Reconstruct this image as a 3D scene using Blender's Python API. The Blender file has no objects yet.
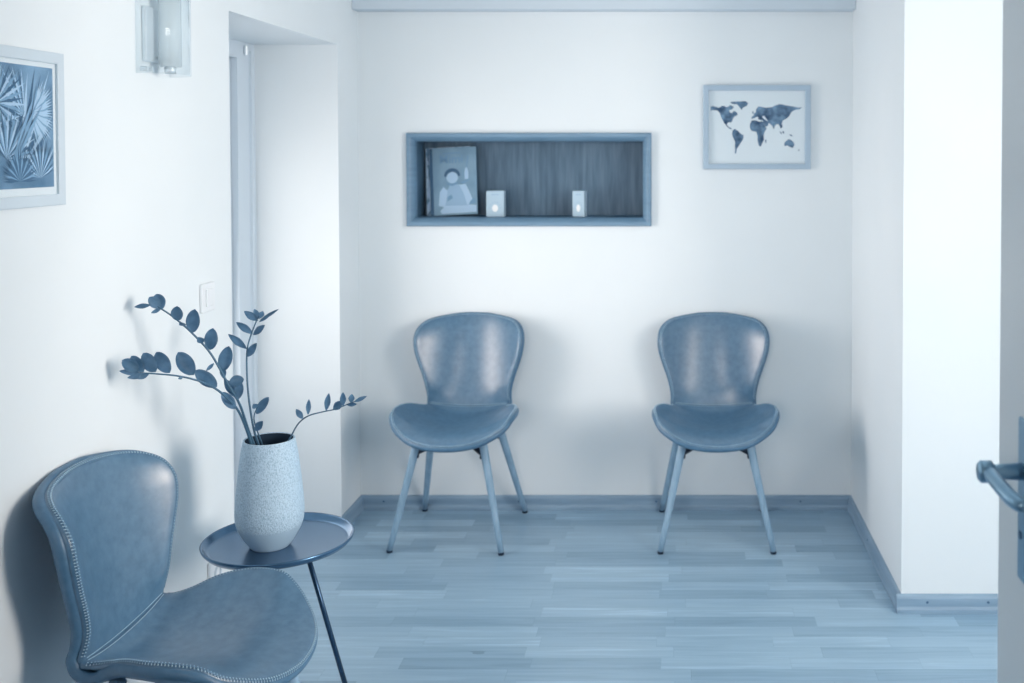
import bpy, bmesh, math, random
from mathutils import Vector, Matrix
from mathutils.geometry import tessellate_polygon
random.seed(7)
sc = bpy.context.scene
C = sc.collection
PI = math.pi

# ------------------------------------------------------------------ helpers
def obj(name, bm, mat, parent=None, smooth=False):
    me = bpy.data.meshes.new(name)
    bmesh.ops.recalc_face_normals(bm, faces=bm.faces)
    bm.to_mesh(me); bm.free()
    for m in (mat if isinstance(mat, (list, tuple)) else [mat]):
        me.materials.append(m)
    if smooth:
        for p in me.polygons: p.use_smooth = True
    o = bpy.data.objects.new(name, me); C.objects.link(o)
    if parent: o.parent = parent
    return o

def tag(o, label, cat, group=None):
    o['label'] = label; o['category'] = cat
    if group: o['group'] = group
    return o

def thing(name, label, cat, loc=(0, 0, 0), rotz=0, group=None):
    o = bpy.data.objects.new(name, None); C.objects.link(o)
    o.empty_display_size = .05
    o.location = loc; o.rotation_euler = (0, 0, rotz)
    return tag(o, label, cat, group)

def struct(name, bm, mat, parent=None, smooth=False):
    o = obj(name, bm, mat, parent, smooth)
    if not parent: o['kind'] = 'structure'
    return o

def box(bm, x0, x1, y0, y1, z0, z1, M=None, mi=0):
    vs = [bm.verts.new(Vector((x, y, z)) if M is None else M @ Vector((x, y, z)))
          for x in (x0, x1) for y in (y0, y1) for z in (z0, z1)]
    for f in ((0,1,3,2),(4,6,7,5),(0,4,5,1),(2,3,7,6),(0,2,6,4),(1,5,7,3)):
        bm.faces.new([vs[i] for i in f]).material_index = mi
    return vs

def bbox(x0, x1, y0, y1, z0, z1, r=.004, seg=2, M=None):
    bm = bmesh.new(); box(bm, x0, x1, y0, y1, z0, z1, M)
    bmesh.ops.bevel(bm, geom=list(bm.edges), offset=r, segments=seg, affect='EDGES', profile=.5)
    return bm

def ring_frame(p, q):
    d = (q - p).normalized()
    u = d.cross(Vector((0, 0, 1)))
    if u.length < .05: u = d.cross(Vector((0, 1, 0)))
    u.normalize(); return u, d.cross(u).normalized()

def tube(bm, pts, rad, seg=10, cap=True):
    pts = [Vector(p) for p in pts]; n = len(pts)
    if not hasattr(rad, '__len__'): rad = [rad] * n
    rings = []; u = None
    for i, p in enumerate(pts):
        d = (pts[min(i+1, n-1)] - pts[max(i-1, 0)]).normalized()
        if u is None: u, v = ring_frame(pts[0], pts[1])
        u = (u - d * u.dot(d)).normalized(); v = d.cross(u)
        rings.append([bm.verts.new(p + (u*math.cos(2*PI*k/seg) + v*math.sin(2*PI*k/seg)) * rad[i]) for k in range(seg)])
    for a, b in zip(rings, rings[1:]):
        for k in range(seg):
            bm.faces.new((a[k], a[(k+1) % seg], b[(k+1) % seg], b[k]))
    if cap:
        bm.faces.new(rings[0][::-1]); bm.faces.new(rings[-1])
    return bm

def lathe(bm, prof, seg=64, cx=0, cy=0):
    rings = []
    for r, z in prof:
        if r < 1e-6: rings.append([bm.verts.new((cx, cy, z))])
        else: rings.append([bm.verts.new((cx + r*math.cos(2*PI*k/seg), cy + r*math.sin(2*PI*k/seg), z)) for k in range(seg)])
    for a, b in zip(rings, rings[1:]):
        for k in range(seg):
            k2 = (k+1) % seg
            if len(a) == 1: bm.faces.new((a[0], b[k2], b[k]))
            elif len(b) == 1: bm.faces.new((a[k], a[k2], b[0]))
            else: bm.faces.new((a[k], a[k2], b[k2], b[k]))
    return bm

def cr(vals, t):                       # catmull-rom through a table, t in 0..1
    n = len(vals) - 1; x = min(max(t, 0), 1) * n; i = min(int(x), n - 1); f = x - i
    p0, p1, p2, p3 = vals[max(i-1, 0)], vals[i], vals[i+1], vals[min(i+2, n)]
    def g(a, b, c, d): return .5 * ((2*b) + (-a + c)*f + (2*a - 5*b + 4*c - d)*f*f + (-a + 3*b - 3*c + d)*f**3)
    if hasattr(p0, '__len__'): return [g(*q) for q in zip(p0, p1, p2, p3)]
    return g(p0, p1, p2, p3)

# ------------------------------------------------------------------ materials
def mat(name, col, rough=.6, metal=0, spec=.5, build=None, coat=0):
    m = bpy.data.materials.new(name); m.use_nodes = True
    nt = m.node_tree; b = nt.nodes['Principled BSDF']
    b.inputs['Base Color'].default_value = (*col, 1)
    b.inputs['Roughness'].default_value = rough
    b.inputs['Metallic'].default_value = metal
    b.inputs['Specular IOR Level'].default_value = spec
    b.inputs['Coat Weight'].default_value = coat; b.inputs['Coat Roughness'].default_value = .26
    if build: build(nt, b)
    return m

def N(nt, t, **kw):
    n = nt.nodes.new(t)
    for k, v in kw.items(): setattr(n, k, v)
    return n

def noise_mix(c1, c2, scale=8, detail=4, stretch=(1, 1, 1), bump=0, bscale=None, lo=.3, hi=.7):
    def f(nt, b):
        L = nt.links
        tc = N(nt, 'ShaderNodeTexCoord'); mp = N(nt, 'ShaderNodeMapping'); mp.inputs['Scale'].default_value = stretch
        L.new(tc.outputs['Object'], mp.inputs[0])
        no = N(nt, 'ShaderNodeTexNoise'); no.inputs['Scale'].default_value = scale; no.inputs['Detail'].default_value = detail
        L.new(mp.outputs[0], no.inputs['Vector'])
        r = N(nt, 'ShaderNodeValToRGB'); e = r.color_ramp.elements
        e[0].position = lo; e[0].color = (*c1, 1); e[1].position = hi; e[1].color = (*c2, 1)
        L.new(no.outputs['Fac'], r.inputs[0]); L.new(r.outputs[0], b.inputs['Base Color'])
        if bump:
            n2 = N(nt, 'ShaderNodeTexNoise'); n2.inputs['Scale'].default_value = bscale or scale*6; n2.inputs['Detail'].default_value = 3
            L.new(mp.outputs[0], n2.inputs['Vector'])
            bp = N(nt, 'ShaderNodeBump'); bp.inputs['Strength'].default_value = bump; bp.inputs['Distance'].default_value = .002
            L.new(n2.outputs['Fac'], bp.inputs['Height']); L.new(bp.outputs[0], b.inputs['Normal'])
    return f

def floor_nodes(nt, b):
    L = nt.links
    def math_(op, a, c=None):
        n = N(nt, 'ShaderNodeMath', operation=op)
        for i, v in enumerate((a, c)):
            if v is None: continue
            if isinstance(v, (int, float)): n.inputs[i].default_value = v
            else: L.new(v, n.inputs[i])
        return n.outputs[0]
    tc = N(nt, 'ShaderNodeTexCoord'); sp = N(nt, 'ShaderNodeSeparateXYZ'); L.new(tc.outputs['Object'], sp.inputs[0])
    X, Y = sp.outputs[0], sp.outputs[1]
    yr = math_('DIVIDE', Y, .069); row = math_('FLOOR', yr); fy = math_('FRACT', yr)
    wn = N(nt, 'ShaderNodeTexWhiteNoise', noise_dimensions='1D'); L.new(row, wn.inputs['W'])
    ln = math_('ADD', math_('MULTIPLY', wn.outputs['Value'], .24), .32)
    u = math_('DIVIDE', math_('ADD', math_('ADD', X, 10.0), math_('MULTIPLY', wn.outputs['Value'], 7.3)), ln)
    col = math_('FLOOR', u); fx = math_('FRACT', u)
    cb = N(nt, 'ShaderNodeCombineXYZ'); L.new(row, cb.inputs[0]); L.new(col, cb.inputs[1])
    w2 = N(nt, 'ShaderNodeTexWhiteNoise', noise_dimensions='2D'); L.new(cb.outputs[0], w2.inputs['Vector'])
    r = N(nt, 'ShaderNodeValToRGB'); e = r.color_ramp.elements
    e[0].position = 0; e[0].color = (0.183, 0.314, 0.444, 1); e[1].position = 1; e[1].color = (0.431, 0.617, 0.772, 1)
    m = e.new(.45); m.color = (0.269, 0.424, 0.570, 1); m2 = e.new(.8); m2.color = (0.331, 0.502, 0.651, 1)
    # grain
    mp = N(nt, 'ShaderNodeMapping'); mp.inputs['Scale'].default_value = (2.2, 38, 1); L.new(tc.outputs['Object'], mp.inputs[0])
    off = N(nt, 'ShaderNodeVectorMath', operation='ADD'); L.new(mp.outputs[0], off.inputs[0])
    c3 = N(nt, 'ShaderNodeVectorMath', operation='SCALE'); L.new(w2.outputs['Color'], c3.inputs[0]); c3.inputs['Scale'].default_value = 30
    L.new(c3.outputs[0], off.inputs[1])
    no = N(nt, 'ShaderNodeTexNoise'); no.inputs['Scale'].default_value = 1.6; no.inputs['Detail'].default_value = 6; no.inputs['Distortion'].default_value = .6
    L.new(off.outputs[0], no.inputs['Vector'])
    v = math_('ADD', math_('MULTIPLY', w2.outputs['Value'], .64), math_('MULTIPLY', math_('SUBTRACT', no.outputs['Fac'], .32), 1.0))
    L.new(v, r.inputs[0])
    g1 = math_('LESS_THAN', fy, .022); g2 = math_('LESS_THAN', fx, .004)
    gap = math_('MULTIPLY', math_('MAXIMUM', g1, g2), .22)
    mx = N(nt, 'ShaderNodeMix', data_type='RGBA'); L.new(gap, mx.inputs[0]); L.new(r.outputs[0], mx.inputs[6]); mx.inputs[7].default_value = (0.095, 0.176, 0.276, 1)
    # knots
    kn = N(nt, 'ShaderNodeTexVoronoi'); kn.inputs['Scale'].default_value = 1.0
    mp2 = N(nt, 'ShaderNodeMapping'); mp2.inputs['Scale'].default_value = (2.1, 5.5, 1); L.new(tc.outputs['Object'], mp2.inputs[0]); L.new(mp2.outputs[0], kn.inputs['Vector'])
    kk = math_('MULTIPLY', math_('LESS_THAN', math_('ADD', kn.outputs['Distance'], math_('MULTIPLY', no.outputs['Fac'], .10)), .115), .5)
    mk = N(nt, 'ShaderNodeMix', data_type='RGBA'); L.new(kk, mk.inputs[0]); L.new(mx.outputs[2], mk.inputs[6]); mk.inputs[7].default_value = (0.105, 0.198, 0.300, 1)
    L.new(mk.outputs[2], b.inputs['Base Color'])
    rr = math_('ADD', math_('MULTIPLY', no.outputs['Fac'], .15), .24); L.new(rr, b.inputs['Roughness'])

WALL = (.775, .848, .902)
M = {}
M['wall'] = mat('wall_paint', WALL, .9, spec=.2, build=noise_mix((.765, .84, .894), (.787, .858, .909), 3, 2, bump=.08, bscale=60))
M['ceil'] = mat('ceiling_paint', (.72, .80, .86), .9, spec=.2)
M['beam'] = mat('beam_paint', (0.618, 0.716, 0.809), .8, spec=.2)
M['floor'] = mat('parquet', (0.278, 0.413, 0.590), .4, build=floor_nodes)
M['skirting'] = mat('skirting_wood', (0.210, 0.331, 0.451), .45, build=noise_mix((0.192, 0.310, 0.441), (0.286, 0.420, 0.556), 3, 4, (1, 1, 14)))
M['leather'] = mat('blue_leather', (0.070, 0.156, 0.258), .34, spec=.75, build=noise_mix((0.054, 0.139, 0.241), (0.087, 0.190, 0.309), 45, 6, bump=.12, bscale=300), coat=.35)
M['leather_back'] = mat('leather_rim', (0.070, 0.156, 0.258), .42, build=noise_mix((0.058, 0.145, 0.248), (0.080, 0.181, 0.300), 50, 6, bump=.12, bscale=300))
M['stitch'] = mat('stitch_thread', (.44, .62, .76), .6)
M['legwood'] = mat('leg_wood', (0.239, 0.381, 0.525), .45, build=noise_mix((0.192, 0.331, 0.473), (0.277, 0.432, 0.578), 10, 4, (6, 6, .6)))
M['black'] = mat('black_metal', (0.006, 0.019, 0.047), .4)
M['tray'] = mat('tray_metal', (0.085, 0.177, 0.295), .22, metal=.75)
M['trayleg'] = mat('tray_leg_metal', (0.028, 0.072, 0.142), .22, metal=.6)
M['frame_white'] = mat('white_frame_wood', (0.597, 0.706, 0.798), .5)
M['frame_pale'] = mat('pale_frame_wood', (0.382, 0.510, 0.641), .5)
M['mat'] = mat('picture_mount', (0.800, 0.860, 0.918), .8)
M['print'] = mat('print_ground', (0.093, 0.217, 0.378), .5, build=noise_mix((0.042, 0.135, 0.260), (0.278, 0.465, 0.684), 7, 6))
M['frond1'] = mat('frond_light', (0.464, 0.652, 0.861), .6)
M['frond2'] = mat('frond_mid', (0.223, 0.403, 0.614), .6)
M['frond3'] = mat('frond_dark', (0.051, 0.144, 0.271), .6)
M['map'] = mat('map_ink', (0.046, 0.124, 0.236), .6, build=noise_mix((0.014, 0.058, 0.136), (0.278, 0.455, 0.661), 34, 4, lo=.35, hi=.85))
M['niche'] = mat('niche_frame_wood', (0.111, 0.218, 0.340), .42, build=noise_mix((0.121, 0.233, 0.356), (0.167, 0.298, 0.436), 6, 4, (1, 1, 8)))
M['niche_in'] = mat('niche_board', (0.045, 0.104, 0.170), .5, build=noise_mix((0.041, 0.100, 0.170), (0.111, 0.203, 0.302), 9, 5, (6, 1, .5), lo=.3, hi=.75))
M['leaf'] = mat('leaf', (0.092, 0.225, 0.370), .35, build=noise_mix((0.073, 0.190, 0.325), (0.184, 0.359, 0.550), 30, 4))
M['stem'] = mat('stem', (0.056, 0.144, 0.239), .45)
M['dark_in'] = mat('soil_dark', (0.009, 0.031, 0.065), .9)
M['switch'] = mat('switch_plastic', (0.800, 0.860, 0.918), .35)
M['doorpaint'] = mat('door_paint', (.86, .92, .96), .4)
M['casing'] = mat('casing_paint', (0.640, 0.740, 0.836), .5)
M['handle'] = mat('handle_steel', (0.269, 0.434, 0.570), .3, metal=.85)
M['steel'] = mat('sconce_steel', (.74, .82, .88), .4, metal=.35)
M['bookA'] = mat('book_pale', (0.390, 0.568, 0.767), .6, build=noise_mix((0.148, 0.290, 0.448), (0.464, 0.652, 0.850), 40, 3, (1, 1, .6), lo=.42, hi=.5))
M['bookB'] = mat('book_cover', (0.186, 0.338, 0.478), .45, build=noise_mix((0.158, 0.298, 0.436), (0.223, 0.377, 0.520), 12, 3))
M['pages'] = mat('pages', (0.464, 0.640, 0.838), .8)
M['ink_dark'] = mat('ink_dark', (0.042, 0.119, 0.224), .6)
M['ink_mid'] = mat('ink_mid', (0.158, 0.320, 0.507), .6)
M['ink_light'] = mat('ink_light', (0.390, 0.579, 0.779), .6)
M['ink_pale'] = mat('ink_pale', (0.288, 0.465, 0.661), .6)
M['carton'] = mat('carton', (0.411, 0.571, 0.704), .6)
M['carton_mark'] = mat('carton_mark', (0.820, 0.870, 0.918), .6)
M['carton_ink'] = mat('carton_ink', (0.278, 0.445, 0.637), .6)

def vase_nodes(nt, b):
    L = nt.links
    tc = N(nt, 'ShaderNodeTexCoord'); sp = N(nt, 'ShaderNodeSeparateXYZ'); L.new(tc.outputs['Object'], sp.inputs[0])
    no = N(nt, 'ShaderNodeTexNoise'); no.inputs['Scale'].default_value = 330; no.inputs['Detail'].default_value = 2
    mp = N(nt, 'ShaderNodeMapping'); mp.inputs['Scale'].default_value = (1, 1, .75)
    L.new(tc.outputs['Object'], mp.inputs[0]); L.new(mp.outputs[0], no.inputs['Vector'])
    r = N(nt, 'ShaderNodeValToRGB'); e = r.color_ramp.elements
    e[0].position = .30; e[0].color = (0.262, 0.409, 0.554, 1); e[1].position = .58; e[1].color = (0.464, 0.633, 0.785, 1)
    L.new(no.outputs['Fac'], r.inputs[0])
    st = N(nt, 'ShaderNodeMapRange'); st.inputs[1].default_value = .050; st.inputs[2].default_value = .058
    L.new(sp.outputs[2], st.inputs[0])
    mx = N(nt, 'ShaderNodeMix', data_type='RGBA'); L.new(st.outputs[0], mx.inputs[0])
    mx.inputs[6].default_value = (0.371, 0.537, 0.691, 1); L.new(r.outputs[0], mx.inputs[7]); L.new(mx.outputs[2], b.inputs['Base Color'])
    mu = N(nt, 'ShaderNodeMath', operation='MULTIPLY'); L.new(no.outputs['Fac'], mu.inputs[0]); L.new(st.outputs[0], mu.inputs[1])
    bp = N(nt, 'ShaderNodeBump'); bp.inputs['Strength'].default_value = .6; bp.inputs['Distance'].default_value = .002
    L.new(mu.outputs[0], bp.inputs['Height']); L.new(bp.outputs[0], b.inputs['Normal'])
M['vase'] = mat('vase_ceramic', (0.464, 0.609, 0.768), .6, build=vase_nodes)

def glass(name, tint, fac_glossy, fac_diffuse):
    m = bpy.data.materials.new(name); m.use_nodes = True; nt = m.node_tree; nt.nodes.clear(); L = nt.links
    out = N(nt, 'ShaderNodeOutputMaterial'); tr = N(nt, 'ShaderNodeBsdfTransparent'); tr.inputs[0].default_value = (*tint, 1)
    gl = N(nt, 'ShaderNodeBsdfGlossy'); gl.inputs['Roughness'].default_value = .08; gl.inputs[0].default_value = (.85, .92, .97, 1)
    df = N(nt, 'ShaderNodeBsdfDiffuse'); df.inputs[0].default_value = (.80, .88, .93, 1)
    fr = N(nt, 'ShaderNodeFresnel'); fr.inputs[0].default_value = fac_glossy
    ge = N(nt, 'ShaderNodeNewGeometry'); iv = N(nt, 'ShaderNodeMath', operation='SUBTRACT'); iv.inputs[0].default_value = 1; L.new(ge.outputs['Backfacing'], iv.inputs[1])
    fm = N(nt, 'ShaderNodeMath', operation='MULTIPLY'); L.new(fr.outputs[0], fm.inputs[0]); L.new(iv.outputs[0], fm.inputs[1])
    a = N(nt, 'ShaderNodeMixShader'); a.inputs[0].default_value = fac_diffuse
    L.new(tr.outputs[0], a.inputs[1]); L.new(df.outputs[0], a.inputs[2])
    b = N(nt, 'ShaderNodeMixShader'); L.new(fm.outputs[0], b.inputs[0]); L.new(a.outputs[0], b.inputs[1]); L.new(gl.outputs[0], b.inputs[2])
    L.new(b.outputs[0], out.inputs[0]); return m
M['glass'] = glass('clear_glass', (.96, .98, .99), 1.25, .05)
M['frost'] = glass('frosted_glass', (.92, .95, .97), 1.3, .55)
M['pane'] = glass('window_glass', (.97, .985, .99), 1.2, .0)

# ------------------------------------------------------------------ the room (x right, y into the room, z up)
YB, XL, XR, YN, ZC = 4.41, -1.33, .745, 3.42, 2.42
RY0, RY1, RZ, RX = 3.14, 4.15, 1.935, -1.67      # doorway recess in the left wall
bm = bmesh.new(); box(bm, -1.8, 2.5, -1.75, 4.9, -.1, 0); struct('floor', bm, M['floor'])
bm = bmesh.new(); box(bm, -1.8, 2.5, -1.75, 4.9, ZC, ZC + .1); struct('ceiling', bm, M['ceil'])
# back wall with the niche opening
NX0, NX1, NZ0, NZ1 = -1.095, -.13, 1.225, 1.565
bm = bmesh.new()
box(bm, XL-.45, NX0, YB, YB+.25, 0, ZC); box(bm, NX1, XR+.1, YB, YB+.25, 0, ZC)
box(bm, NX0, NX1, YB, YB+.25, 0, NZ0); box(bm, NX0, NX1, YB, YB+.25, NZ1, ZC)
struct('wall_back', bm, M['wall'])
bm = bmesh.new()
box(bm, XL-.45, XL, -1.6, RY0, 0, ZC); box(bm, XL-.45, XL, RY0, RY1, RZ, ZC); box(bm, XL-.45, XL, RY1, YB, 0, ZC)
box(bm, XL-.45, RX-.05, RY0, RY1, 0, RZ)
struct('wall_left', bm, M['wall'])
bm = bmesh.new(); box(bm, XR, 2.4, YN, YB+.25, 0, ZC); struct('wall_right', bm, M['wall'])
# outer wall at the right with its window
WY0, WY1, WZ0, WZ1 = .92, 2.1, .85, 2.2
bm = bmesh.new()
box(bm, 2.25, 2.45, -1.6, WY0, 0, ZC); box(bm, 2.25, 2.45, WY1, YN, 0, ZC)
box(bm, 2.25, 2.45, WY0, WY1, 0, WZ0); box(bm, 2.25, 2.45, WY0, WY1, WZ1, ZC)
struct('wall_east', bm, M['wall'])
# stub of wall the open door hangs on
bm = bmesh.new(); box(bm, .56, 2.25, .62, .74, 0, ZC); struct('wall_front', bm, M['wall'])
# wall behind the viewpoint with a wide window
VX0, VX1, VZ0, VZ1 = -1.15, .6, .8, 2.25
bm = bmesh.new()
box(bm, XL, VX0, -1.7, -1.6, 0, ZC); box(bm, VX1, 2.25, -1.7, -1.6, 0, ZC)
box(bm, VX0, VX1, -1.7, -1.6, 0, VZ0); box(bm, VX0, VX1, -1.7, -1.6, VZ1, ZC)
struct('wall_rear', bm, M['wall'])
def window(name, horizontal, a0, a1, z0, z1, p0, p1):
    bm = bmesh.new(); w = .06
    def bx(b0, b1, c0, c1):
        if horizontal: box(bm, b0, b1, p0, p1, c0, c1)
        else: box(bm, p0, p1, b0, b1, c0, c1)
    bx(a0, a0+w, z0, z1); bx(a1-w, a1, z0, z1); bx(a0+w, a1-w, z0, z0+w); bx(a0+w, a1-w, z1-w, z1)
    mid = (a0+a1)/2; bx(mid-.03, mid+.03, z0+w, z1-w)
    wo = struct(name, bm, M['casing'])
    bm = bmesh.new(); w = .055; pm = (p0+p1)/2
    bx2 = (a0+w, a1-w)
    if horizontal: box(bm, *bx2, pm-.003, pm+.003, z0+w, z1-w)
    else: box(bm, pm-.003, pm+.003, *bx2, z0+w, z1-w)
    obj('window_pane', bm, M['pane'], wo)
window('window_1', False, WY0, WY1, WZ0, WZ1, 2.33, 2.38)
window('window_2', True, VX0, VX1, VZ0, VZ1, -1.68, -1.63)

# ceiling beam over the back wall
bm = bbox(XL, XR+.0, YB-.075, YB, 2.098, ZC, .003, 1); struct('trim_1', bm, M['beam'])

# skirting boards (rounded top)
def skirting(name, p0, p1, nrm, screws):
    p0 = Vector((*p0, 0)); p1 = Vector((*p1, 0)); n = Vector((*nrm, 0)); d = (p1-p0).normalized()
    prof = [(0, 0), (.017, 0), (.017, .012), (.013, .022), (.012, .048), (.009, .057), (.004, .060), (0, .060)]
    bm = bmesh.new(); rs = []
    for p in (p0, p1): rs.append([bm.verts.new(p + n*a + Vector((0, 0, z))) for a, z in prof])
    k = len(prof)
    for i in range(k): bm.faces.new((rs[0][i], rs[0][(i+1) % k], rs[1][(i+1) % k], rs[1][i]))
    bm.faces.new(rs[0][::-1]); bm.faces.new(rs[1])
    o = struct(name, bm, M['skirting'])
    for s in screws:
        q = p0 + d*s + n*.0122 + Vector((0, 0, .036))
        b2 = bmesh.new(); tube(b2, [q, q + n*.0012], .0042, 10); obj('screw', b2, M['ink_dark'], o)
skirting('baseboard_back', (XL, YB), (XR, YB), (0, -1), [.10, .67, 1.25, 1.86])
skirting('baseboard_right', (XR, YB), (XR, YN), (-1, 0), [.45])
skirting('baseboard_front', (XR-.017, YN), (2.25, YN), (0, -1), [.10, .30, .8])
skirting('baseboard_left', (XL, RY1), (XL, YB), (1, 0), [])
skirting('baseboard_side', (XL, -1.6), (XL, RY0), (1, 0), [])

# door set deep in the left recess
bm = bmesh.new()
box(bm, RX-.05, RX+.012, RY1-.165, RY1, 0, RZ-.0); box(bm, RX-.05, RX+.012, RY0, RY0+.1, 0, RZ)
box(bm, RX-.05, RX+.012, RY0+.1, RY1-.165, RZ-.065, RZ)
box(bm, RX-.05, RX+.022, RY1-.055, RY1-.038, 0, RZ-.03)
d1 = struct('door_1', bm, M['casing'])
obj('door_leaf', bbox(RX-.045, RX-.012, RY0+.103, RY1-.168, .005, RZ-.07, .003), M['casing'], d1)
bm = bmesh.new(); tube(bm, [(RX+.02, RY1-.10, RZ-.05), (RX+.02, RY1-.10, RZ-.015)], .008, 10)
obj('hinge', bm, M['steel'], d1)

# ------------------------------------------------------------------ open door at the right
DX, DE = .493, 1.588
door = bpy.data.objects.new('door_2', None); C.objects.link(door); door.location = (.52, .78, 0); door['kind'] = 'structure'
def rel(o, par):
    o.parent = par; o.matrix_parent_inverse = Matrix.Translation(-Vector(par.location)); return o
rel(obj('door_leaf', bbox(DX, DX+.04, .78, DE, .008, 2.05, .003), M['doorpaint']), door)
hY, hZ = 1.465, 1.068
rel(obj('backplate', bbox(DX-.0065, DX, hY-.017, hY+.015, hZ-.155, hZ+.075, .003), M['handle']), door)
bm = bmesh.new()
tube(bm, [(DX-.003, hY, hZ), (DX-.04, hY, hZ), (.4385, hY, hZ)], [.0125, .010, .010], 20)
tube(bm, [(.4485, hY, hZ), (.445, hY, hZ), (.430, hY, hZ), (.4265, hY, hZ)], [.011, .0155, .0155, .012], 20)
lv = [cr([(.440, hY, hZ), (.440, hY-.03, hZ-.001), (.441, hY-.07, hZ-.004), (.444, hY-.10, hZ-.007), (.452, hY-.122, hZ-.009)], i/16) for i in range(17)]
tube(bm, lv, [.0105]*14 + [.0105, .009, .006], 16)
rel(obj('door_handle', bm, M['handle'], smooth=True), door)
bm = bmesh.new(); tube(bm, [(DX-.0075, hY, hZ-.09), (DX-.005, hY, hZ-.09)], .006, 14); rel(obj('keyhole', bm, M['ink_dark']), door)

# ------------------------------------------------------------------ wall niche
def frame_mesh(x0, x1, z0, z1, w, prof):            # mitred picture frame in the xz plane; prof = [(inset 0..1, depth y)]
    bm = bmesh.new(); rings = []
    for a, d in prof:
        i = a * w
        rings.append([bm.verts.new(v) for v in ((x0+i, d, z0+i), (x1-i, d, z0+i), (x1-i, d, z1-i), (x0+i, d, z1-i))])
    n = len(rings)
    for q in range(n):
        a, b = rings[q], rings[(q+1) % n]
        for k in range(4): bm.faces.new((a[k], a[(k+1) % 4], b[(k+1) % 4], b[k]))
    return bm
niche = thing('wall_niche', 'long dark wooden display niche with moulded frame set in the back wall', 'niche', (-.6125, YB, 1.20))
def at_niche(bm, name, m):
    bmesh.ops.translate(bm, verts=bm.verts, vec=-Vector(niche.location)); return obj(name, bm, m, niche)
NW = .036
at_niche(frame_mesh(-1.126, -.099, 1.200, 1.592, NW, [(0, YB-.0005), (0, YB-.014), (.12, YB-.022), (.45, YB-.022), (.6, YB-.018), (.85, YB-.008), (1, YB+.004), (1, YB+.03), (.98, YB+.03), (.9, YB-.0005)]), 'frame', M['niche'])
ND = .165
t = .012; x0, x1, z0, z1 = -1.126+NW, -.099-NW, 1.200+NW, 1.592-NW
bm = bmesh.new(); box(bm, NX0+.001, NX1-.001, YB+ND, YB+ND+.01, NZ0+.001, NZ1-.001); at_niche(bm, 'back_panel', M['niche_in'])
bm = bmesh.new(); box(bm, NX0+.001, NX1-.001, YB+.03, YB+ND, NZ0+.0005, z0); at_niche(bm, 'shelf_board', M['niche_in'])
bm = bmesh.new(); box(bm, NX0+.001, NX1-.001, YB+.03, YB+ND, z1, NZ1-.0005); at_niche(bm, 'top_board', M['niche_in'])
for a, b in ((NX0+.0005, x0), (x1, NX1-.0005)):
    bm = bmesh.new(); box(bm, a, b, YB+.03, YB+ND, z0, z1); at_niche(bm, 'side_board', M['niche_in'])
SZ = z0  # shelf height

# books: local x across, z up, y=0 the cover plane facing the room; leaning back and tilted to the left
def poly(bm, pts, y, mi=0):
    f = bm.faces.new([bm.verts.new((x, y, z)) for x, z in pts]); f.material_index = mi
def ell(cx, cz, rx, rz, n=20, a0=0, a1=2*PI):
    return [(cx+rx*math.cos(a0+(a1-a0)*i/n), cz+rz*math.sin(a0+(a1-a0)*i/n)) for i in range(n + (0 if a1-a0 > 6.28 else 1))]
def book(name, label, w, h, th, cover, loc, rot):
    t = thing(name, label, 'book', loc); t.rotation_euler = rot
    bm = bmesh.new(); box(bm, 0, w, 0, .0022, 0, h); box(bm, 0, w, th-.0022, th, 0, h); box(bm, 0, .003, .0022, th-.0022, 0, h)
    obj('cover', bm, cover, t)
    bm = bmesh.new(); box(bm, .003, w-.004, .0023, th-.0023, .003, h-.003); obj('page_block', bm, M['pages'], t)
    return t
W2, H2 = .200, .293
bk = book('picture_book', 'blue picture book with a drawn child on the cover, leaning in the niche', W2, H2, .012, M['bookB'], (-1.046, YB+.086, SZ+.0008), (math.radians(-9), math.radians(-3.0), 0))
bk2 = book('thin_book', 'slim pale book with mottled spine leaning behind the blue picture book', W2-.008, H2+.002, .014, M['bookA'], (-1.0665, YB+.1015, SZ+.0008), (math.radians(-9), math.radians(-3.0), 0))
# cover art of the picture book
bm = bmesh.new()
fx = lambda u: W2*u
fz = lambda v: H2*v
P = lambda pts: [(fx(u), fz(v)) for u, v in pts]
poly(bm, P([(0, 0), (.07, 0), (.055, 1), (0, 1)]), -.0004, 0)
poly(bm, P([(.24, .02), (.98, .03), (.98, .13), (.72, .15), (.30, .14), (.2, .06)]), -.0004, 2)
poly(bm, P([(.17, .14), (.31, .12), (.37, .36), (.28, .42), (.20, .34)]), -.0006, 2)
poly(bm, P([(.30, .14), (.80, .13), (.86, .22), (.74, .38), (.62, .45), (.42, .44), (.34, .34)]), -.0005, 3)
poly(bm, P([(.62, .44), (.76, .45), (.86, .30), (.93, .16), (.78, .14), (.72, .30)]), -.0007, 2)
poly(bm, P([(.36, .20), (.48, .25), (.45, .30), (.37, .27)]), -.0007, 1)
poly(bm, P([(.82, .14), (.97, .16), (.95, .24), (.86, .20)]), -.0008, 1)
poly(bm, P(ell(.475, .585, .17, .105, 24, -.05*PI, 1.05*PI)), -.0007, 0)
poly(bm, P(ell(.475, .55, .125, .085)), -.0010, 2)
poly(bm, P([(.36, .49), (.47, .455), (.58, .49), (.60, .46), (.47, .425), (.35, .46)]), -.0011, 1)
poly(bm, P([(.74, .52), (.82, .52), (.83, .62), (.80, .69), (.76, .69), (.74, .62)]), -.0008, 2)
poly(bm, P([(.66, .48), (.84, .52), (.88, .54), (.82, .49), (.70, .46)]), -.0008, 1)
poly(bm, P([(.28, .905), (.66, .91), (.66, .925), (.28, .92)]), -.0006, 1)
poly(bm, P([(.78, .70), (.80, .70), (.83, .86), (.81, .87)]), -.0006, 1)
obj('cover_drawing', bm, [M['ink_dark'], M['ink_mid'], M['ink_light'], M['ink_pale']], bk)
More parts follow.
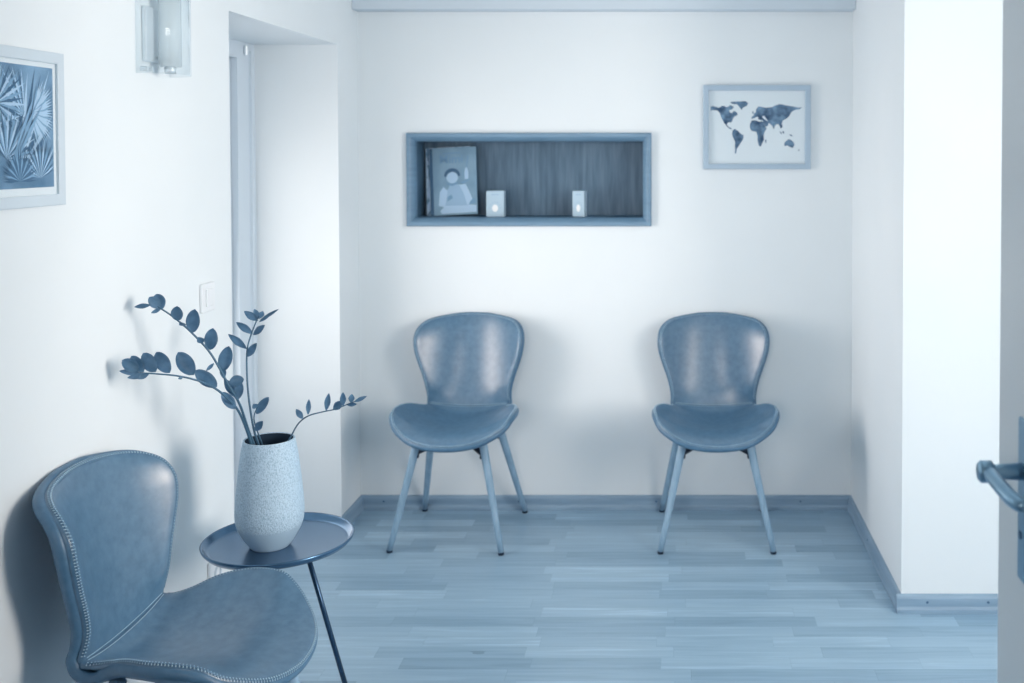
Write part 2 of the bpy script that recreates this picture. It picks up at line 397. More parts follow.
def text_mesh(name, s, size, m, parent, loc, rot):
    cu = bpy.data.curves.new(name, 'FONT'); cu.body = s; cu.size = size; cu.extrude = .0002; cu.align_x = 'CENTER'; cu.offset = size*.012
    tmp = bpy.data.objects.new(name+'_t', cu); C.objects.link(tmp)
    bpy.context.view_layer.update()
    me = bpy.data.meshes.new_from_object(tmp.evaluated_get(bpy.context.evaluated_depsgraph_get())); bpy.data.objects.remove(tmp)
    me.materials.clear(); me.materials.append(m)
    o = bpy.data.objects.new(name, me); C.objects.link(o); o.parent = parent; o.location = loc; o.rotation_euler = rot
    return o
text_mesh('title', 'Mimi', .052, M['ink_mid'], bk, (fx(.46), -.0006, fz(.77)), (PI/2, 0, 0))

def carton(label, w, d, h, loc, rz):
    t = thing('carton_box', label, 'box', loc, rz, 'small white cartons in the niche')
    obj('box_body', bbox(-w/2, w/2, -d/2, d/2, 0, h, .0012, 1), M['carton'], t)
    y = -d/2 - .0004
    bm = bmesh.new(); poly(bm, [(-w*.22, h*.84), (w*.22, h*.84), (w*.22, h*.87), (-w*.22, h*.87)], y, 0)
    obj('printed_line', bm, M['carton_ink'], t)
    bm = bmesh.new()
    poly(bm, ell(0, h*.33, w*.17, h*.14), y-.0004, 0)
    for k in range(7):
        a = PI*(.02+.96*k/6); cx, cz = w*.30*math.cos(a), h*.33 + h*.24*math.sin(a)
        poly(bm, ell(cx, cz, w*.035, h*.02, 8), y, 1)
    obj('printed_flower', bm, [M['carton_mark'], M['carton_ink']], t)
carton('small white carton with printed flower standing beside the books', .076, .05, .110, (-.765, YB+.075, SZ+.0003), 0)
carton('narrow white carton standing alone in the right half of the niche', .052, .05, .110, (-.407, YB+.075, SZ+.0003), math.radians(-9))

# ------------------------------------------------------------------ framed world map on the back wall
mf = thing('framed_map', 'pale framed world map hanging on the back wall right of the niche', 'picture', (.3425, YB, 1.44))
mo = Vector(mf.location)
def at_map(bm, name, m):
    bmesh.ops.translate(bm, verts=bm.verts, vec=-mo); return obj(name, bm, m, mf)
fprof = lambda yb: [(0, yb-.0005), (0, yb-.018), (.1, yb-.02), (.9, yb-.02), (1, yb-.018), (1, yb-.0045), (.9, yb-.0005)]
MX0, MX1, MZ0, MZ1 = .118, .567, 1.440, 1.791
at_map(frame_mesh(MX0, MX1, MZ0, MZ1, .022, fprof(YB)), 'frame', M['frame_pale'])
bm = bmesh.new(); box(bm, MX0+.02, MX1-.02, YB-.005, YB-.0006, MZ0+.02, MZ1-.02); at_map(bm, 'paper', M['mat'])
bm = bmesh.new(); box(bm, MX0+.0215, MX1-.0215, YB-.0135, YB-.0115, MZ0+.0215, MZ1-.0215); at_map(bm, 'glass', M['pane'])
lands = [
 [(88,200),(105,192),(150,205),(175,190),(215,200),(235,185),(262,200),(250,215),(228,222),(230,240),(248,245),(262,228),(285,240),(290,258),(268,268),(255,285),(248,308),(238,318),(232,312),(214,318),(212,335),(226,350),(240,352),(246,368),(232,362),(215,350),(196,325),(180,300),(166,275),(160,248),(140,225),(105,222),(92,228)],
 [(232,165),(262,160),(300,158),(345,155),(368,168),(358,190),(330,205),(318,220),(304,200),(285,178),(250,175)],
 [(252,375),(268,362),(290,375),(310,395),(336,412),(330,440),(315,465),(298,490),(284,510),(280,545),(270,545),(272,500),(270,455),(256,425),(248,400)],
 [(395,300),(425,298),(450,308),(482,305),(490,330),(500,355),(506,362),(490,385),(484,410),(486,445),(470,475),(462,495),(450,490),(440,455),(438,415),(430,385),(395,378),(380,355),(382,325)],
 [(392,288),(395,270),(412,262),(410,248),(425,240),(428,215),(445,195),(470,198),(505,205),(545,200),(600,176),(640,185),(700,195),(742,205),(770,198),(752,215),(715,222),(690,235),(672,270),(655,285),(640,292),(625,300),(618,322),(622,350),(610,362),(598,330),(580,325),(566,340),(560,368),(545,335),(520,318),(505,290),(488,262),(468,272),(452,285),(435,270),(420,280)],
 [(468,270),(488,290),(520,312),(518,335),(500,348),(490,325),(478,300),(455,295),(440,288),(452,278)],
 [(636,470),(655,448),(672,438),(690,448),(705,460),(712,485),(700,505),(680,498),(660,485),(640,492)],
 [(600,380),(612,385),(622,400),(615,402)], [(622,378),(636,382),(634,398),(625,395)], [(672,405),(690,405),(700,415),(685,416)],
 [(494,448),(503,440),(502,465),(496,468)], [(398,235),(408,228),(410,246),(400,250)], [(740,520),(752,512),(748,528)], [(665,255),(675,245),(672,270)]]
bm = bmesh.new()
for q, pl in enumerate(lands):
    pts = []
    for i, (a, b_) in enumerate(pl):                       # roughen the coast a little
        c_, d_ = pl[(i+1) % len(pl)]
        pts.append((a, b_))
        L_ = math.hypot(c_-a, d_-b_)
        for k in range(1, int(L_//9)+1):
            f = k/(int(L_//9)+1); pts.append((a+(c_-a)*f+random.uniform(-1.5, 1.5), b_+(d_-b_)*f+random.uniform(-1.5, 1.5)))
    W = lambda a, b_: (MX0 + (a-22)/(842-22)*(MX1-MX0), MZ1 - (b_-28)/(672-28)*(MZ1-MZ0))
    pts = [(432+(a-432)*1.03, 345+(b_-345)*1.03) for a, b_ in pts]
    vs = [bm.verts.new((W(a, b_)[0], YB-.0058-.00002*q, W(a, b_)[1])) for a, b_ in pts]
    for tri in tessellate_polygon([[Vector((a, b_, 0)) for a, b_ in pts]]):
        try: bm.faces.new([vs[k] for k in tri])
        except ValueError: pass
at_map(bm, 'printed_map', M['map'])

# ------------------------------------------------------------------ framed palm print on the left wall (built facing -y, then turned)
pf = thing('framed_palm_print', 'large framed blue photograph of palm fronds on the left wall', 'picture', (XL, 2.272, 1.402), PI/2)
# local: +x runs along world +y, -y faces world +x ; origin is the right lower corner
PW, PH = .455, .325
obj('frame', frame_mesh(-PW, 0, 0, PH, .024, [(0, -.0005), (0, -.011), (.1, -.012), (.9, -.012), (1, -.011), (1, -.0072), (.9, -.0005)]), M['frame_white'], pf)
bm = bmesh.new(); box(bm, -PW+.02, -.02, -.005, -.0006, .02, PH-.02); obj('mount', bm, M['mat'], pf)
px0, px1, pz0, pz1 = -PW+.036, -.0345, .040, PH-.034
bm = bmesh.new(); box(bm, px0, px1, -.0062, -.005, pz0, pz1)
pr = obj('print', bm, M['print'], pf)
bm = bmesh.new()
def blade(cx, cz, ang, L_, w, mi, y):
    d = Vector((math.cos(ang), math.sin(ang))); n = Vector((-d.y, d.x)); k = 1.0
    while k > .1:
        ex, ez = cx+d.x*L_*k, cz+d.y*L_*k
        if px0 < ex < px1 and pz0 < ez < pz1: break
        k -= .05
    L2 = L_*k
    a = Vector((cx, cz)); pts = [a, a + d*L2*.55 + n*w, a + d*L2, a + d*L2*.55 - n*w]
    if all(px0 < p.x < px1 and pz0 < p.y < pz1 for p in pts): poly(bm, [(p.x, p.y) for p in pts], y, mi)
def fan(cx, cz, a0, a1, n, L_, w, mis, y):
    for i in range(n):
        a = a0 + (a1-a0)*i/(n-1); blade(cx, cz, a, L_*(.8+.2*math.sin(PI*i/(n-1)))*random.uniform(.9, 1.08), w, mis[i % len(mis)], y - .00002*i)
rr = math.radians
fan(px1-.115, pz0+.035, rr(40), rr(88), 9, .24, .006, (2, 0, 2), -.0066)
fan(px1-.075, pz0+.155, rr(-75), rr(70), 30, .088, .0032, (0, 1, 0, 0), -.0070)
fan(px1-.10, pz0+.15, rr(95), rr(200), 20, .12, .0036, (0, 2, 1), -.0068)
fan(px1-.05, pz0+.02, rr(20), rr(170), 24, .085, .0030, (2, 0, 2, 1), -.0078)
fan(px1-.16, pz0+.06, rr(-30), rr(140), 26, .11, .0032, (1, 2, 0), -.0076)
fan(px1-.19, pz0+.17, rr(-60), rr(120), 22, .10, .0034, (1, 0, 2), -.0072)
fan(px1-.12, pz0+.015, rr(0), rr(180), 26, .07, .003, (2, 2, 1), -.0084)
fan(px1-.27, pz0+.10, rr(0), rr(360), 40, .11, .0034, (1, 2, 0), -.0080)
fan(px0+.07, pz0+.16, rr(0), rr(360), 34, .10, .0034, (0, 2, 1), -.0074)
fan(px0+.05, pz0+.03, rr(10), rr(170), 24, .09, .0032, (1, 2, 0), -.0078)
for k in range(3): blade(px1-.16, pz0+.02, rr(62-k*5), .20, .006, 1, -.0086)
obj('palm_fronds', bm, [M['frond1'], M['frond2'], M['frond3']], pr)
bm = bmesh.new(); box(bm, -PW+.0235, -.0235, -.0108, -.0098, .0235, PH-.0235); obj('glass', bm, M['pane'], pf)

# ------------------------------------------------------------------ sconce, switch, socket on the left wall
sY, sR = 2.68, .088
sco = thing('wall_sconce', 'glass wall sconce with frosted tube on the left wall above the plant', 'wall lamp', (XL, sY, 1.710))
def at_s(bm, name, m, smooth=False, par=None):
    bmesh.ops.translate(bm, verts=bm.verts, vec=-Vector(sco.location)); return obj(name, bm, m, par or sco, smooth)
bm = bbox(XL+.0005, XL+.012, sY-.055, sY+.03, 1.742, 1.880, .003); at_s(bm, 'wall_plate', M['steel'])
def half_shell(r, th, z0, z1, cx, cy, a0=-PI/2, a1=PI/2, seg=32):
    bm = bmesh.new(); g = []
    for i in range(seg+1):
        a = a0 + (a1-a0)*i/seg; c, s = math.cos(a), math.sin(a)
        g.append([bm.verts.new((cx+q*c, cy+q*s, z)) for q, z in ((r, z0), (r, z1), (r-th, z1), (r-th, z0))])
    for a, b in zip(g, g[1:]):
        for k in range(4): bm.faces.new((a[k], a[(k+1) % 4], b[(k+1) % 4], b[k]))
    bm.faces.new(g[0]); bm.faces.new(g[-1][::-1]); return bm
at_s(half_shell(sR, .004, 1.710, 1.940, XL+.002, sY), 'glass_shade', M['glass'], True)
bm = bmesh.new(); tube(bm, [(XL+.045, sY, 1.732), (XL+.045, sY, 1.920)], .027, 28); at_s(bm, 'frosted_tube', M['frost'], True)
bm = bmesh.new(); tube(bm, [(XL+.045, sY, 1.714), (XL+.045, sY, 1.732)], .014, 20); tube(bm, [(XL+.01, sY, 1.750), (XL+.045, sY, 1.750)], .006, 12)
at_s(bm, 'lamp_holder', M['steel'], True)
for yy in (sY-.06, sY-.035):
    bm = bmesh.new(); tube(bm, [(XL+.0005, yy, 1.723), (XL+.018, yy, 1.723)], .006, 14); at_s(bm, 'fixing_screw', M['steel'])

sw = thing('light_switch', 'white light switch on the left wall beside the doorway', 'switch', (XL, 2.965, 1.062))
obj('switch_frame', bbox(.0002, .010, -.04, .04, 0, .082, .003), M['switch'], sw)
o = obj('rocker', bbox(.010, .0145, -.022, .022, .016, .066, .002), M['switch'], sw)
so = thing('wall_socket', 'white wall socket low on the left wall behind the table', 'socket', (XL, 2.995, .262))
obj('socket_frame', bbox(.0002, .010, -.04, .04, 0, .082, .003), M['switch'], so)
bm = bmesh.new(); lathe(bm, [(0, 0), (.017, 0), (.017, .012), (.0195, .012), (.0195, 0)], 28)
bmesh.ops.rotate(bm, verts=bm.verts, cent=(0, 0, 0), matrix=Matrix.Rotation(PI/2, 3, 'Y')); bmesh.ops.translate(bm, verts=bm.verts, vec=(.004, 0, .041))
obj('socket_insert', bm, M['casing'], so)

# ------------------------------------------------------------------ chairs
TH = .018
def grid(fn, nu, nv):
    return [[Vector(fn(-1 + 2*i/nu, j/nv)) for i in range(nu+1)] for j in range(nv+1)]
def pad(fn, nu, nv, th, up):
    """cushioned pad following a surface, with a fully rounded edge; returns bmesh and its border samples"""
    g = grid(fn, nu, nv); nrm = []
    for j in range(nv+1):
        row = []
        for i in range(nu+1):
            du = g[j][min(i+1, nu)] - g[j][max(i-1, 0)]; dv = g[min(j+3, nv)][nu//2] - g[max(j-3, 0)][nu//2]
            n = du.cross(dv).normalized()
            if n.dot(up) < 0: n = -n
            row.append(n)
        nrm.append(row)
    bm = bmesh.new()
    T = [[bm.verts.new(g[j][i]) for i in range(nu+1)] for j in range(nv+1)]
    B = [[bm.verts.new(g[j][i] - nrm[j][i]*th) for i in range(nu+1)] for j in range(nv+1)]
    for j in range(nv):
        for i in range(nu):
            bm.faces.new((T[j][i], T[j][i+1], T[j+1][i+1], T[j+1][i])); bm.faces.new((B[j][i], B[j+1][i], B[j+1][i+1], B[j][i+1]))
    idx = [(0, i) for i in range(nu+1)] + [(j, nu) for j in range(1, nv+1)] + [(nv, i) for i in range(nu-1, -1, -1)] + [(j, 0) for j in range(nv-1, 0, -1)]
    m = len(idx); cen = g[nv//2][nu//2]; rings = []; border = []
    for k, (j, i) in enumerate(idx):
        p = g[j][i]; n = nrm[j][i]
        ja, ia = idx[(k-1) % m]; jb, ib = idx[(k+1) % m]
        tt = (g[jb][ib] - g[ja][ia])
        o = tt.cross(n).normalized()
        if k == 0: sgn = 1 if o.dot(p - cen) > 0 else -1
        o = o * sgn
        r = th/2; ring = [T[j][i]]
        for s in range(1, 8):
            a = PI*s/8; ring.append(bm.verts.new(p + o*r*math.sin(a) - n*r*(1-math.cos(a))))
        ring.append(B[j][i]); rings.append(ring); border.append((p, n, o, j, i))
    for a, b in zip(rings, rings[1:] + rings[:1]):
        for s in range(8): bm.faces.new((a[s], b[s], b[s+1], a[s+1]))
    return bm, border

SEAT = [(-0.168, 0.163, 0, 0.47, 0.014), (-0.142, 0.161, 0, 0.452, 0.03), (-0.103, 0.174, 0, 0.443, 0.048), (-0.058, 0.2, 0, 0.438, 0.068), (-0.01, 0.222, 0, 0.436, 0.076), (0.04, 0.229, 0, 0.437, 0.075), (0.092, 0.224, -0.004, 0.439, 0.064), (0.141, 0.206, -0.014, 0.438, 0.038), (0.178, 0.173, -0.018, 0.433, 0.022), (0.203, 0.132, -0.014, 0.427, 0.01), (0.215, 0.085, -0.007, 0.423, 0.004), (0.219, 0.04, -0.002, 0.421, 0.001)]
BACK = [(-0.174, 0.4745, 0.162, 0.004, 0.012), (-0.185, 0.515, 0.158, 0.022, 0.004), (-0.198, 0.555, 0.161, 0.04, 0), (-0.21, 0.6, 0.1724, 0.052, 0), (-0.222, 0.65, 0.1893, 0.064, 0), (-0.234, 0.7, 0.2033, 0.076, 0), (-0.246, 0.745, 0.2078, 0.082, 0), (-0.256, 0.782, 0.2012, 0.072, -0.002), (-0.264, 0.808, 0.1813, 0.051, -0.006), (-0.268, 0.821, 0.1494, 0.03, -0.007), (-0.27, 0.826, 0.1047, 0.014, -0.004), (-0.2705, 0.828, 0.0548, 0.005, -0.001)]
def seat_fn(a, b):
    y, w, dy, z, lift = cr(SEAT, b); s = abs(a)
    return (a*w, y + dy*s*s, z + lift*s**2.3)
def back_fn(a, b):
    y, z, w, fw, dz = cr(BACK, b); s = abs(a)
    return (a*w*1, y + fw*s**2.1, z + dz*s*s)

SHELL = [(r[0], r[3]-.005, r[1]-.001, 0, r[4], r[2]) for r in SEAT[::-1][:-2]] + [(-.150, .441, .165, .004, .022, 0), (-.178, .455, .163, .006, .014, 0), (-.191, .485, .161, .010, .006, 0)] \
      + [(r[0]-.011, r[1], r[2]+.001, r[3], r[4], 0) for r in BACK[1:]]
def shell_fn(a, b):
    y, z, w, fw, lz, dy = cr(SHELL, b); s = abs(a)
    return (a*w, y + dy*s*s + fw*s**2.1, z + lz*s**2.3)
def stitches(bm, border, keep, step=.0070, ln=.0085, r=.0012, seam_side=.30):
    pts = [(p + o*(TH/2)*math.sin(PI*seam_side) - n*(TH/2)*(1-math.cos(PI*seam_side)), n, o) for p, n, o, j, i in border if keep(j, i)]
    acc = 0
    for (p, n, o), (q, n2, o2) in zip(pts, pts[1:]):
        d = (q-p); L_ = d.length
        if L_ > .05: continue
        while acc < L_:
            c = p + d*(acc/L_); a = PI*seam_side
            tn = (o*math.cos(a) - n*math.sin(a)).normalized(); out = (o*math.sin(a) + n*math.cos(a)).normalized()
            sl = d.normalized()*.0012
            tube(bm, [c - tn*ln*.5 - sl + out*.0001, c + out*.0010, c + tn*ln*.5 + sl + out*.0001], r, 5)
            acc += step
        acc -= L_
def seam_tube(bm, border, keep, r, seam_side=.30, close=False):
    pts = [p + o*(TH/2)*math.sin(PI*seam_side) - n*(TH/2)*(1-math.cos(PI*seam_side)) for p, n, o, j, i in border if keep(j, i)]
    tube(bm, pts, r, 8)

def make_chair(label, loc, rotz):
    t = thing('shell_chair', label, 'chair', loc, rotz, 'blue leather shell chairs')
    NU, NV = 36, 60
    bm, bs = pad(seat_fn, NU, NV, TH, Vector((0, 0, 1))); seat = obj('seat', bm, M['leather'], t, True)
    bm, bb = pad(back_fn, NU, NV, TH, Vector((0, 1, 0))); back = obj('backrest', bm, M['leather'], t, True)
    bm, _ = pad(shell_fn, NU, 90, .027, Vector((0, .6, .8))); obj('outer_shell', bm, M['leather_back'], t, True)
    keep = lambda j, i: j > 1
    # border order starts along row 0, so the kept samples form one run around the free edge
    for par, bd in ((seat, bs), (back, bb)):
        bm = bmesh.new(); seam_tube(bm, bd, keep, .0021); obj('piping', bm, M['leather_back'], par, True)
        bm = bmesh.new(); stitches(bm, bd, keep); obj('stitching', bm, M['stitch'], par, True)
    # double row of stitches along the fold
    for par, fn, b_ in ((seat, seat_fn, .005), (back, back_fn, .004)):
        bm = bmesh.new(); n = 44
        for k in range(n):
            a0, a1 = -.97 + 1.94*k/n, -.97 + 1.94*(k+.72)/n
            p, q = Vector(fn(a0, b_)), Vector(fn(a1, b_)); up = Vector((0, .0004, .0006))
            tube(bm, [p+up, q+up], .0009, 5)
        obj('fold_stitching', bm, M['stitch'], par, True)
    for sx in (-1, 1):
        for top, foot in (((.122, .105, .424), (.213, .188, .008)), ((.132, -.118, .430), (.213, -.272, .008))):
            p, q = Vector((sx*top[0], top[1], top[2])), Vector((sx*foot[0], foot[1], foot[2]))
            bm = bmesh.new(); tube(bm, [p.lerp(q, k/8) for k in range(9)], [.0165-.0055*k/8 for k in range(9)], 20)
            lg = obj('leg', bm, M['legwood'], t, True)
            bm = bmesh.new(); d = (q-p).normalized(); tube(bm, [q - d*.001, Vector((q.x, q.y, .0))], [.0115, .011], 16); obj('foot_glide', bm, M['black'], lg)
            # flat black bracket arm to the middle and the bolt plate on the leg
            bm = bmesh.new(); m0 = p.lerp(q, .15) + Vector((-sx*.013, 0, 0))
            c = Vector((sx*.035, .01 if top[1] > 0 else -.01, .381))
            dd = (c-m0).normalized(); side = dd.cross(Vector((0, 0, 1))).normalized()*.009; upv = Vector((0, 0, .004))
            vs = [bm.verts.new(v) for v in (m0-side-upv, m0+side-upv, m0+side+upv, m0-side+upv, c-side-upv, c+side-upv, c+side+upv, c-side+upv)]
            for f in ((0,1,2,3),(7,6,5,4),(0,4,5,1),(1,5,6,2),(2,6,7,3),(3,7,4,0)): bm.faces.new([vs[i] for i in f])
            e = p.lerp(q, .185) + Vector((-sx*.014, 0, 0)); tube(bm, [p.lerp(q, .02) + Vector((-sx*.014, 0, 0)), e], .0055, 8)
            tube(bm, [e, e + Vector((-sx*.006, 0, -.002))], .006, 10)
            obj('bracket_arm', bm, M['black'], t)
    bm = bmesh.new(); lathe(bm, [(0, .376), (.045, .376), (.048, .379), (.048, .386), (.02, .388), (.02, .412), (0, .412)], 28); obj('bracket_hub', bm, M['black'], t)
    return t

def dup(root, loc, rotz, label):
    r = root.copy(); C.objects.link(r); r.location = loc; r.rotation_euler = (0, 0, rotz); r['label'] = label
    for ch in list(root.children):
        c = ch.copy(); C.objects.link(c); c.parent = r
        for g in ch.children:
            d = g.copy(); C.objects.link(d); d.parent = c
    return r
ch0 = make_chair('blue leather shell chair under the framed world map', (.158, YB-.305, 0), PI)
ch1 = dup(ch0, (-.856, YB-.305, 0), PI-math.radians(3), 'blue leather shell chair standing on the floor below the wall niche')
ch2 = dup(ch0, (XL+.303, 2.266, 0), -PI/2, 'blue leather shell chair in the foreground against the left wall beside the table')

# ------------------------------------------------------------------ side table
TX, TY, TZ, TR = -1.034, 2.715, .495, .187
tb = thing('side_table', 'small round dark metal tray table beside the near chair', 'table', (TX, TY, 0))
bm = bmesh.new(); lathe(bm, [(0, TZ-.004), (TR-.022, TZ-.004), (TR-.012, TZ-.002), (TR-.004, TZ+.009), (TR, TZ+.012), (TR+.0025, TZ+.010), (TR+.0005, TZ+.004), (TR-.008, TZ-.006), (TR-.02, TZ-.0095), (0, TZ-.0095)], 96)
bmesh.ops.translate(bm, verts=bm.verts, vec=(0, 0, .004))
obj('tray', bm, M['tray'], tb, True)
for k in range(3):
    a = math.radians(35+120*k); c, s = math.cos(a), math.sin(a)
    bm = bmesh.new(); tube(bm, [(c*.062, s*.062, TZ-.006), (c*.187, s*.187, .004)], .0068, 16); lg = obj('leg', bm, M['trayleg'], tb, True)
    bm = bmesh.new(); tube(bm, [(c*.1865, s*.1865, .006), (c*.188, s*.188, 0)], .0085, 14); obj('foot_cap', bm, M['black'], lg)
bm = bmesh.new()
ringp = [(.064*math.cos(2*PI*k/40), .064*math.sin(2*PI*k/40), TZ-.010) for k in range(41)]; tube(bm, ringp, .0045, 8, cap=False); obj('leg_ring', bm, M['trayleg'], tb, True)

# vase
VX, VY = -1.049, 2.695
vz = TZ + .0003
va = thing('ceramic_vase', 'pale textured ceramic vase standing on the round tray table', 'vase', (VX, VY, vz))
prof = [(.0465,.0), (.052,.006), (.063,.022), (.0755,.044), (.0822,.062), (.0848,.082), (.0846,.100), (.0825,.130), (.0790,.165), (.0745,.205), (.0695,.240), (.0650,.264), (.0632,.272)]
pp = [cr(prof, i/60) for i in range(61)]
inner = [(r-.0042, z) for r, z in pp[::-1][:14]]
pp = [(0, 0)] + pp + [(.0622, .2735), (.0603, .2730), (.0590, .272)] + inner[1:] + [(r-.0005, z) for r, z in inner[::-1][1:]]
pp = pp[:64+len(inner)-1] + [(0, inner[-1][1])]
bm = bmesh.new(); lathe(bm, pp, 72); obj('vase_body', bm, M['vase'], va, True); va.scale = (1, 1, 1.022)
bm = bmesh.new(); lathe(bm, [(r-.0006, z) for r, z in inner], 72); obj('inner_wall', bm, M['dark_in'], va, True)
bm = bmesh.new(); lathe(bm, [(0, .232), (.05, .232), (.064, .229), (.062, .224), (0, .224)], 40); obj('soil', bm, M['dark_in'], va)

# ------------------------------------------------------------------ branches of the plant (zamioculcas) — real positions around the vase
def W_(px, py, Y):                    # a sight line measured from the viewpoint, followed out to distance Y
    p = math.radians(1.5); a, b = (px-675)/1050, (177.5-py)/1050
    d = Vector((a, b*math.sin(p) + math.cos(p), b*math.cos(p) - math.sin(p)))
    return Vector((0, 0, 1.52)) + d*(Y/d.y)
def leaf(bm, base, tip, wid, face, curl=.10, rnd=True):
    d = tip-base; L_ = d.length; d.normalize()
    s = d.cross(face).normalized(); n = s.cross(d).normalized()
    rows = []
    NR = 12
    for i in range(NR+1):
        u = i/NR; w = wid*(1-abs(2*u-1)**(1.9 if rnd else 1.6))**(.66 if rnd else .85) if 0 < u < 1 else 0
        c = base + d*L_*u + n*(curl*L_*(u*u-u))
        if w < 1e-6: rows.append([bm.verts.new(c)]); continue
        rows.append([bm.verts.new(c + s*w*k + n*abs(k)*w*.28) for k in (-1, -.55, 0, .55, 1)])
    for a, b in zip(rows, rows[1:]):
        if len(a) == 1:
            for k in range(4): bm.faces.new((a[0], b[k], b[k+1]))
        elif len(b) == 1:
            for k in range(4): bm.faces.new((a[k], a[k+1], b[0]))
        else:
            for k in range(4): bm.faces.new((a[k], a[k+1], b[k+1], b[k]))
def branch(label, path, leaves, r0, r1):
    pts = [cr([tuple(W_(*p)) for p in path], i/40) for i in range(41)]
    base = Vector(pts[0])
    bm = bmesh.new(); tube(bm, [Vector(p)-base for p in pts], [r0 + (r1-r0)*i/40 for i in range(41)], 10)
    o = obj('zz_plant_branch', bm, M['stem'], None, True); o.location = base
    tag(o, label, 'plant branch', 'branches in the vase')
    bm = bmesh.new()
    for (bx, by, tx, ty, wpx, Yb, Yt, yaw) in leaves:
        p, q = W_(bx, by, Yb), W_(tx, ty, Yt)
        face = Vector((math.sin(yaw), -math.cos(yaw), .12))
        leaf(bm, p-base, q-base, wpx*1.03*Yb/1050/2, face, rnd=(wpx >= 9))
    bmesh.ops.solidify(bm, geom=list(bm.faces), thickness=.0006)
    obj('leaves', bm, M['leaf'], o, True)
    return o
# (px,py,Y) paths start inside the vase; leaves: base, tip, width, distances, facing
branch('tall branch with round leaves arching up left from the vase', [(258,454,2.70),(249,432,2.675),(240,405,2.62),(228,384,2.59),(211,354,2.565),(193,334,2.55),(176,319,2.535),(160,308,2.53),(150,303,2.525)],
 [(160,308,149,297,10,2.53,2.52,.5),(162,310,156,294,13,2.53,2.54,.2),(151,305,134,307,5,2.52,2.51,.4),(161,309,151,313,4,2.53,2.52,0),
  (178,321,177,306,12,2.535,2.53,0),(185,326,180,322,6,2.54,2.52,0),(192,333,195,309,14,2.55,2.545,0),(203,343,198,337,7,2.555,2.53,.3),
  (210,350,213,328,13,2.565,2.56,.1),(222,372,229,346,13,2.585,2.59,.2),(229,383,244,379,11,2.59,2.60,-.4),(224,379,222,366,6,2.59,2.6,.5),
  (236,398,224,378,8,2.60,2.61,.6),(237,400,240,381,9,2.605,2.61,.4)], .0036, .0015)
branch('low branch with round leaves reaching out to the left wall', [(254,454,2.69),(248,434,2.67),(239,412,2.62),(229,400,2.575),(216,389,2.54),(199,381,2.50),(178,376,2.47),(158,374,2.45),(143,373,2.44),(136,373,2.44)],
 [(139,370,122,360,12,2.44,2.43,.3),(144,372,131,356,11,2.44,2.45,.2),(156,372,143,353,14,2.45,2.46,.1),(170,373,156,352,14,2.46,2.47,.1),(194,375,178,352,16,2.49,2.49,.1),
  (217,387,195,370,13,2.54,2.52,.3),(140,373,119,371,6,2.44,2.43,.2),(146,374,127,378,6,2.44,2.43,.1),(149,374,137,379,5,2.45,2.43,0),(183,377,178,379,3,2.47,2.46,0),
  (235,409,222,392,10,2.59,2.58,.4),(206,371,214,363,4,2.55,2.56,.9)], .0036, .0014)
branch('upright branch with narrow pointed leaves in the middle of the vase', [(262,454,2.70),(254,430,2.685),(249,400,2.68),(247,375,2.69),(247,352,2.69),(250,338,2.70),(256,322,2.70),(259,316,2.70)],
 [(247,349,228,334,7,2.69,2.68,.4),(247,357,257,343,8,2.69,2.68,-.2),(253,334,236,322,7,2.70,2.69,.4),(253,335,265,325,7,2.70,2.69,-.3),
  (258,321,244,311,7,2.70,2.70,.4),(259,319,254,309,6,2.70,2.71,0),(259,319,263,311,6,2.70,2.72,.2),(260,320,279,309,3.5,2.70,2.69,-.5),(259,322,272,313,4,2.70,2.68,-.5)], .0030, .0014)
branch('short branch with a few small leaves low in the vase', [(266,454,2.71),(257,430,2.69),(254,418,2.69),(257,408,2.69),(262,402,2.70)],
 [(255,431,263,421,8,2.68,2.68,-.2),(256,414,269,397,9,2.69,2.69,-.2),(257,408,253,404,6,2.69,2.68,.3),(261,404,269,397,5,2.70,2.71,0)], .0020, .0012)
branch('thin branch hanging over the right rim of the vase', [(280,454,2.69),(290,438,2.67),(298,424,2.62),(308,416,2.56),(322,412,2.56),(336,409,2.56),(348,404,2.56),(356,401,2.56)],
 [(303,419,296,409,6,2.56,2.56,.2),(308,415,309,399,5,2.56,2.56,.2),(326,411,329,393,6,2.56,2.56,.2),(333,410,343,401,8,2.56,2.56,-.1),(343,406,343,392,6,2.56,2.55,.2),
  (351,403,352,394,6,2.56,2.57,.2),(354,402,367,396,4,2.56,2.56,-.1),(347,405,357,404,4,2.56,2.55,0)], .0022, .0011)

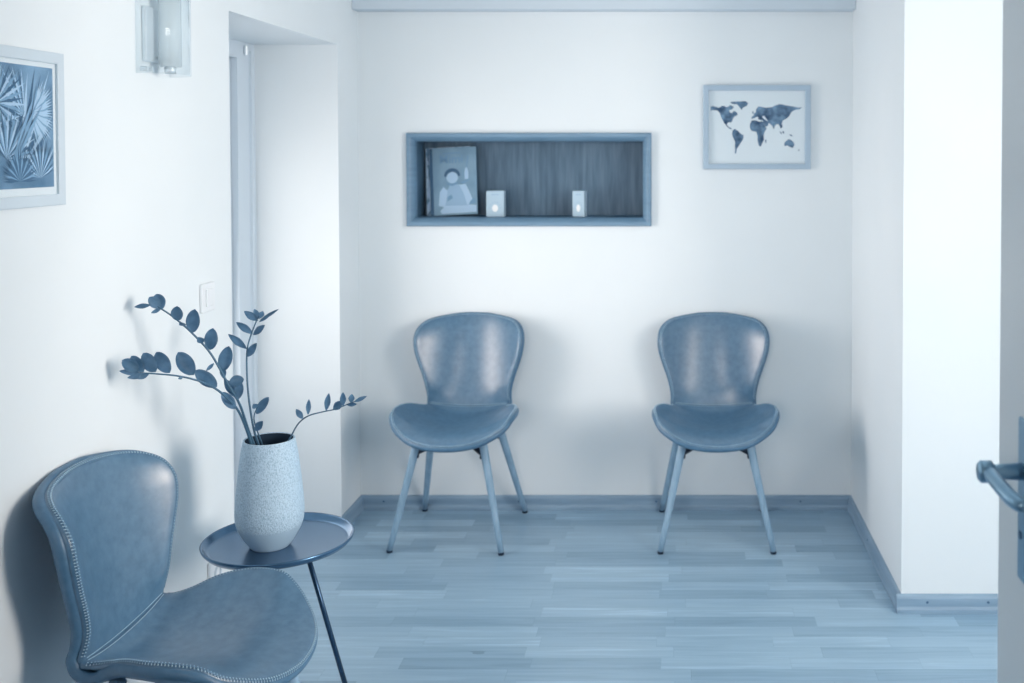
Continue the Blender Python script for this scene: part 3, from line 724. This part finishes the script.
# ------------------------------------------------------------------ light: right window daylight, unseen lamps in the door recess, added rear fill
def area(name, loc, target, sx, sy, power, col, spread=180):
    l = bpy.data.lights.new(name, 'AREA'); l.shape = 'RECTANGLE'; l.size = sx; l.size_y = sy; l.energy = power; l.color = col; l.spread = math.radians(spread)
    o = bpy.data.objects.new(name, l); C.objects.link(o); o.location = loc
    o.rotation_euler = (Vector(target)-Vector(loc)).to_track_quat('-Z', 'Y').to_euler(); return o
area('window_light_right', (2.22, 1.35, 1.55), (1.0, 1.5, 1.42), 1.0, 1.2, 54, (1, .875, .765))
area('window_light_right_direct', (2.21, 1.35, 1.60), (-1.2, 2.4, 1.25), 1.0, 1.2, 6.5, (1, .88, .77), 60)
area('rear_fill_light', (-.75, -1.55, 1.70), (.02, 4.4, 1.20), 1.0, 1.0, 3.6, (1, .885, .785), 44)  # added fill behind the viewpoint, narrowed to a pool on the back wall
area('door_light', (RX+.03, 3.45, 1.10), (.7, 3.9, 1.25), .5, 1.0, 7.7, (1, .885, .80), 100)  # unseen lamp before the solid leaf, stands in for daylight from the door
area('door_light_wide', (RX+.035, 3.60, 1.05), (0, 3.75, 1.0), .7, 1.0, 4.8, (1, .875, .775))  # second unseen lamp in the recess, added for wider spill
w = bpy.data.worlds.new('world'); sc.world = w; w.use_nodes = True
w.node_tree.nodes['Background'].inputs[0].default_value = (.62, .80, 1, 1); w.node_tree.nodes['Background'].inputs[1].default_value = .5

# ------------------------------------------------------------------ camera
cd = bpy.data.cameras.new('camera'); cam = bpy.data.objects.new('camera', cd); C.objects.link(cam); sc.camera = cam
cd.sensor_width = 36; cd.lens = 1050/1024*36
cam.location = (0, 0, 1.52); cam.rotation_euler = (math.radians(90-1.5), 0, 0)
cd.shift_x = -(675-512)/1024; cd.shift_y = -(341.5-177.5)/1024
cd.dof.use_dof = True; cd.dof.focus_distance = 2.45; cd.dof.aperture_fstop = 4.2
cd.clip_start = .02
sc.view_settings.view_transform = 'Standard'; sc.view_settings.look = 'None'
sc.view_settings.gamma = 1; sc.view_settings.use_curve_mapping = False; sc.view_settings.exposure = 0
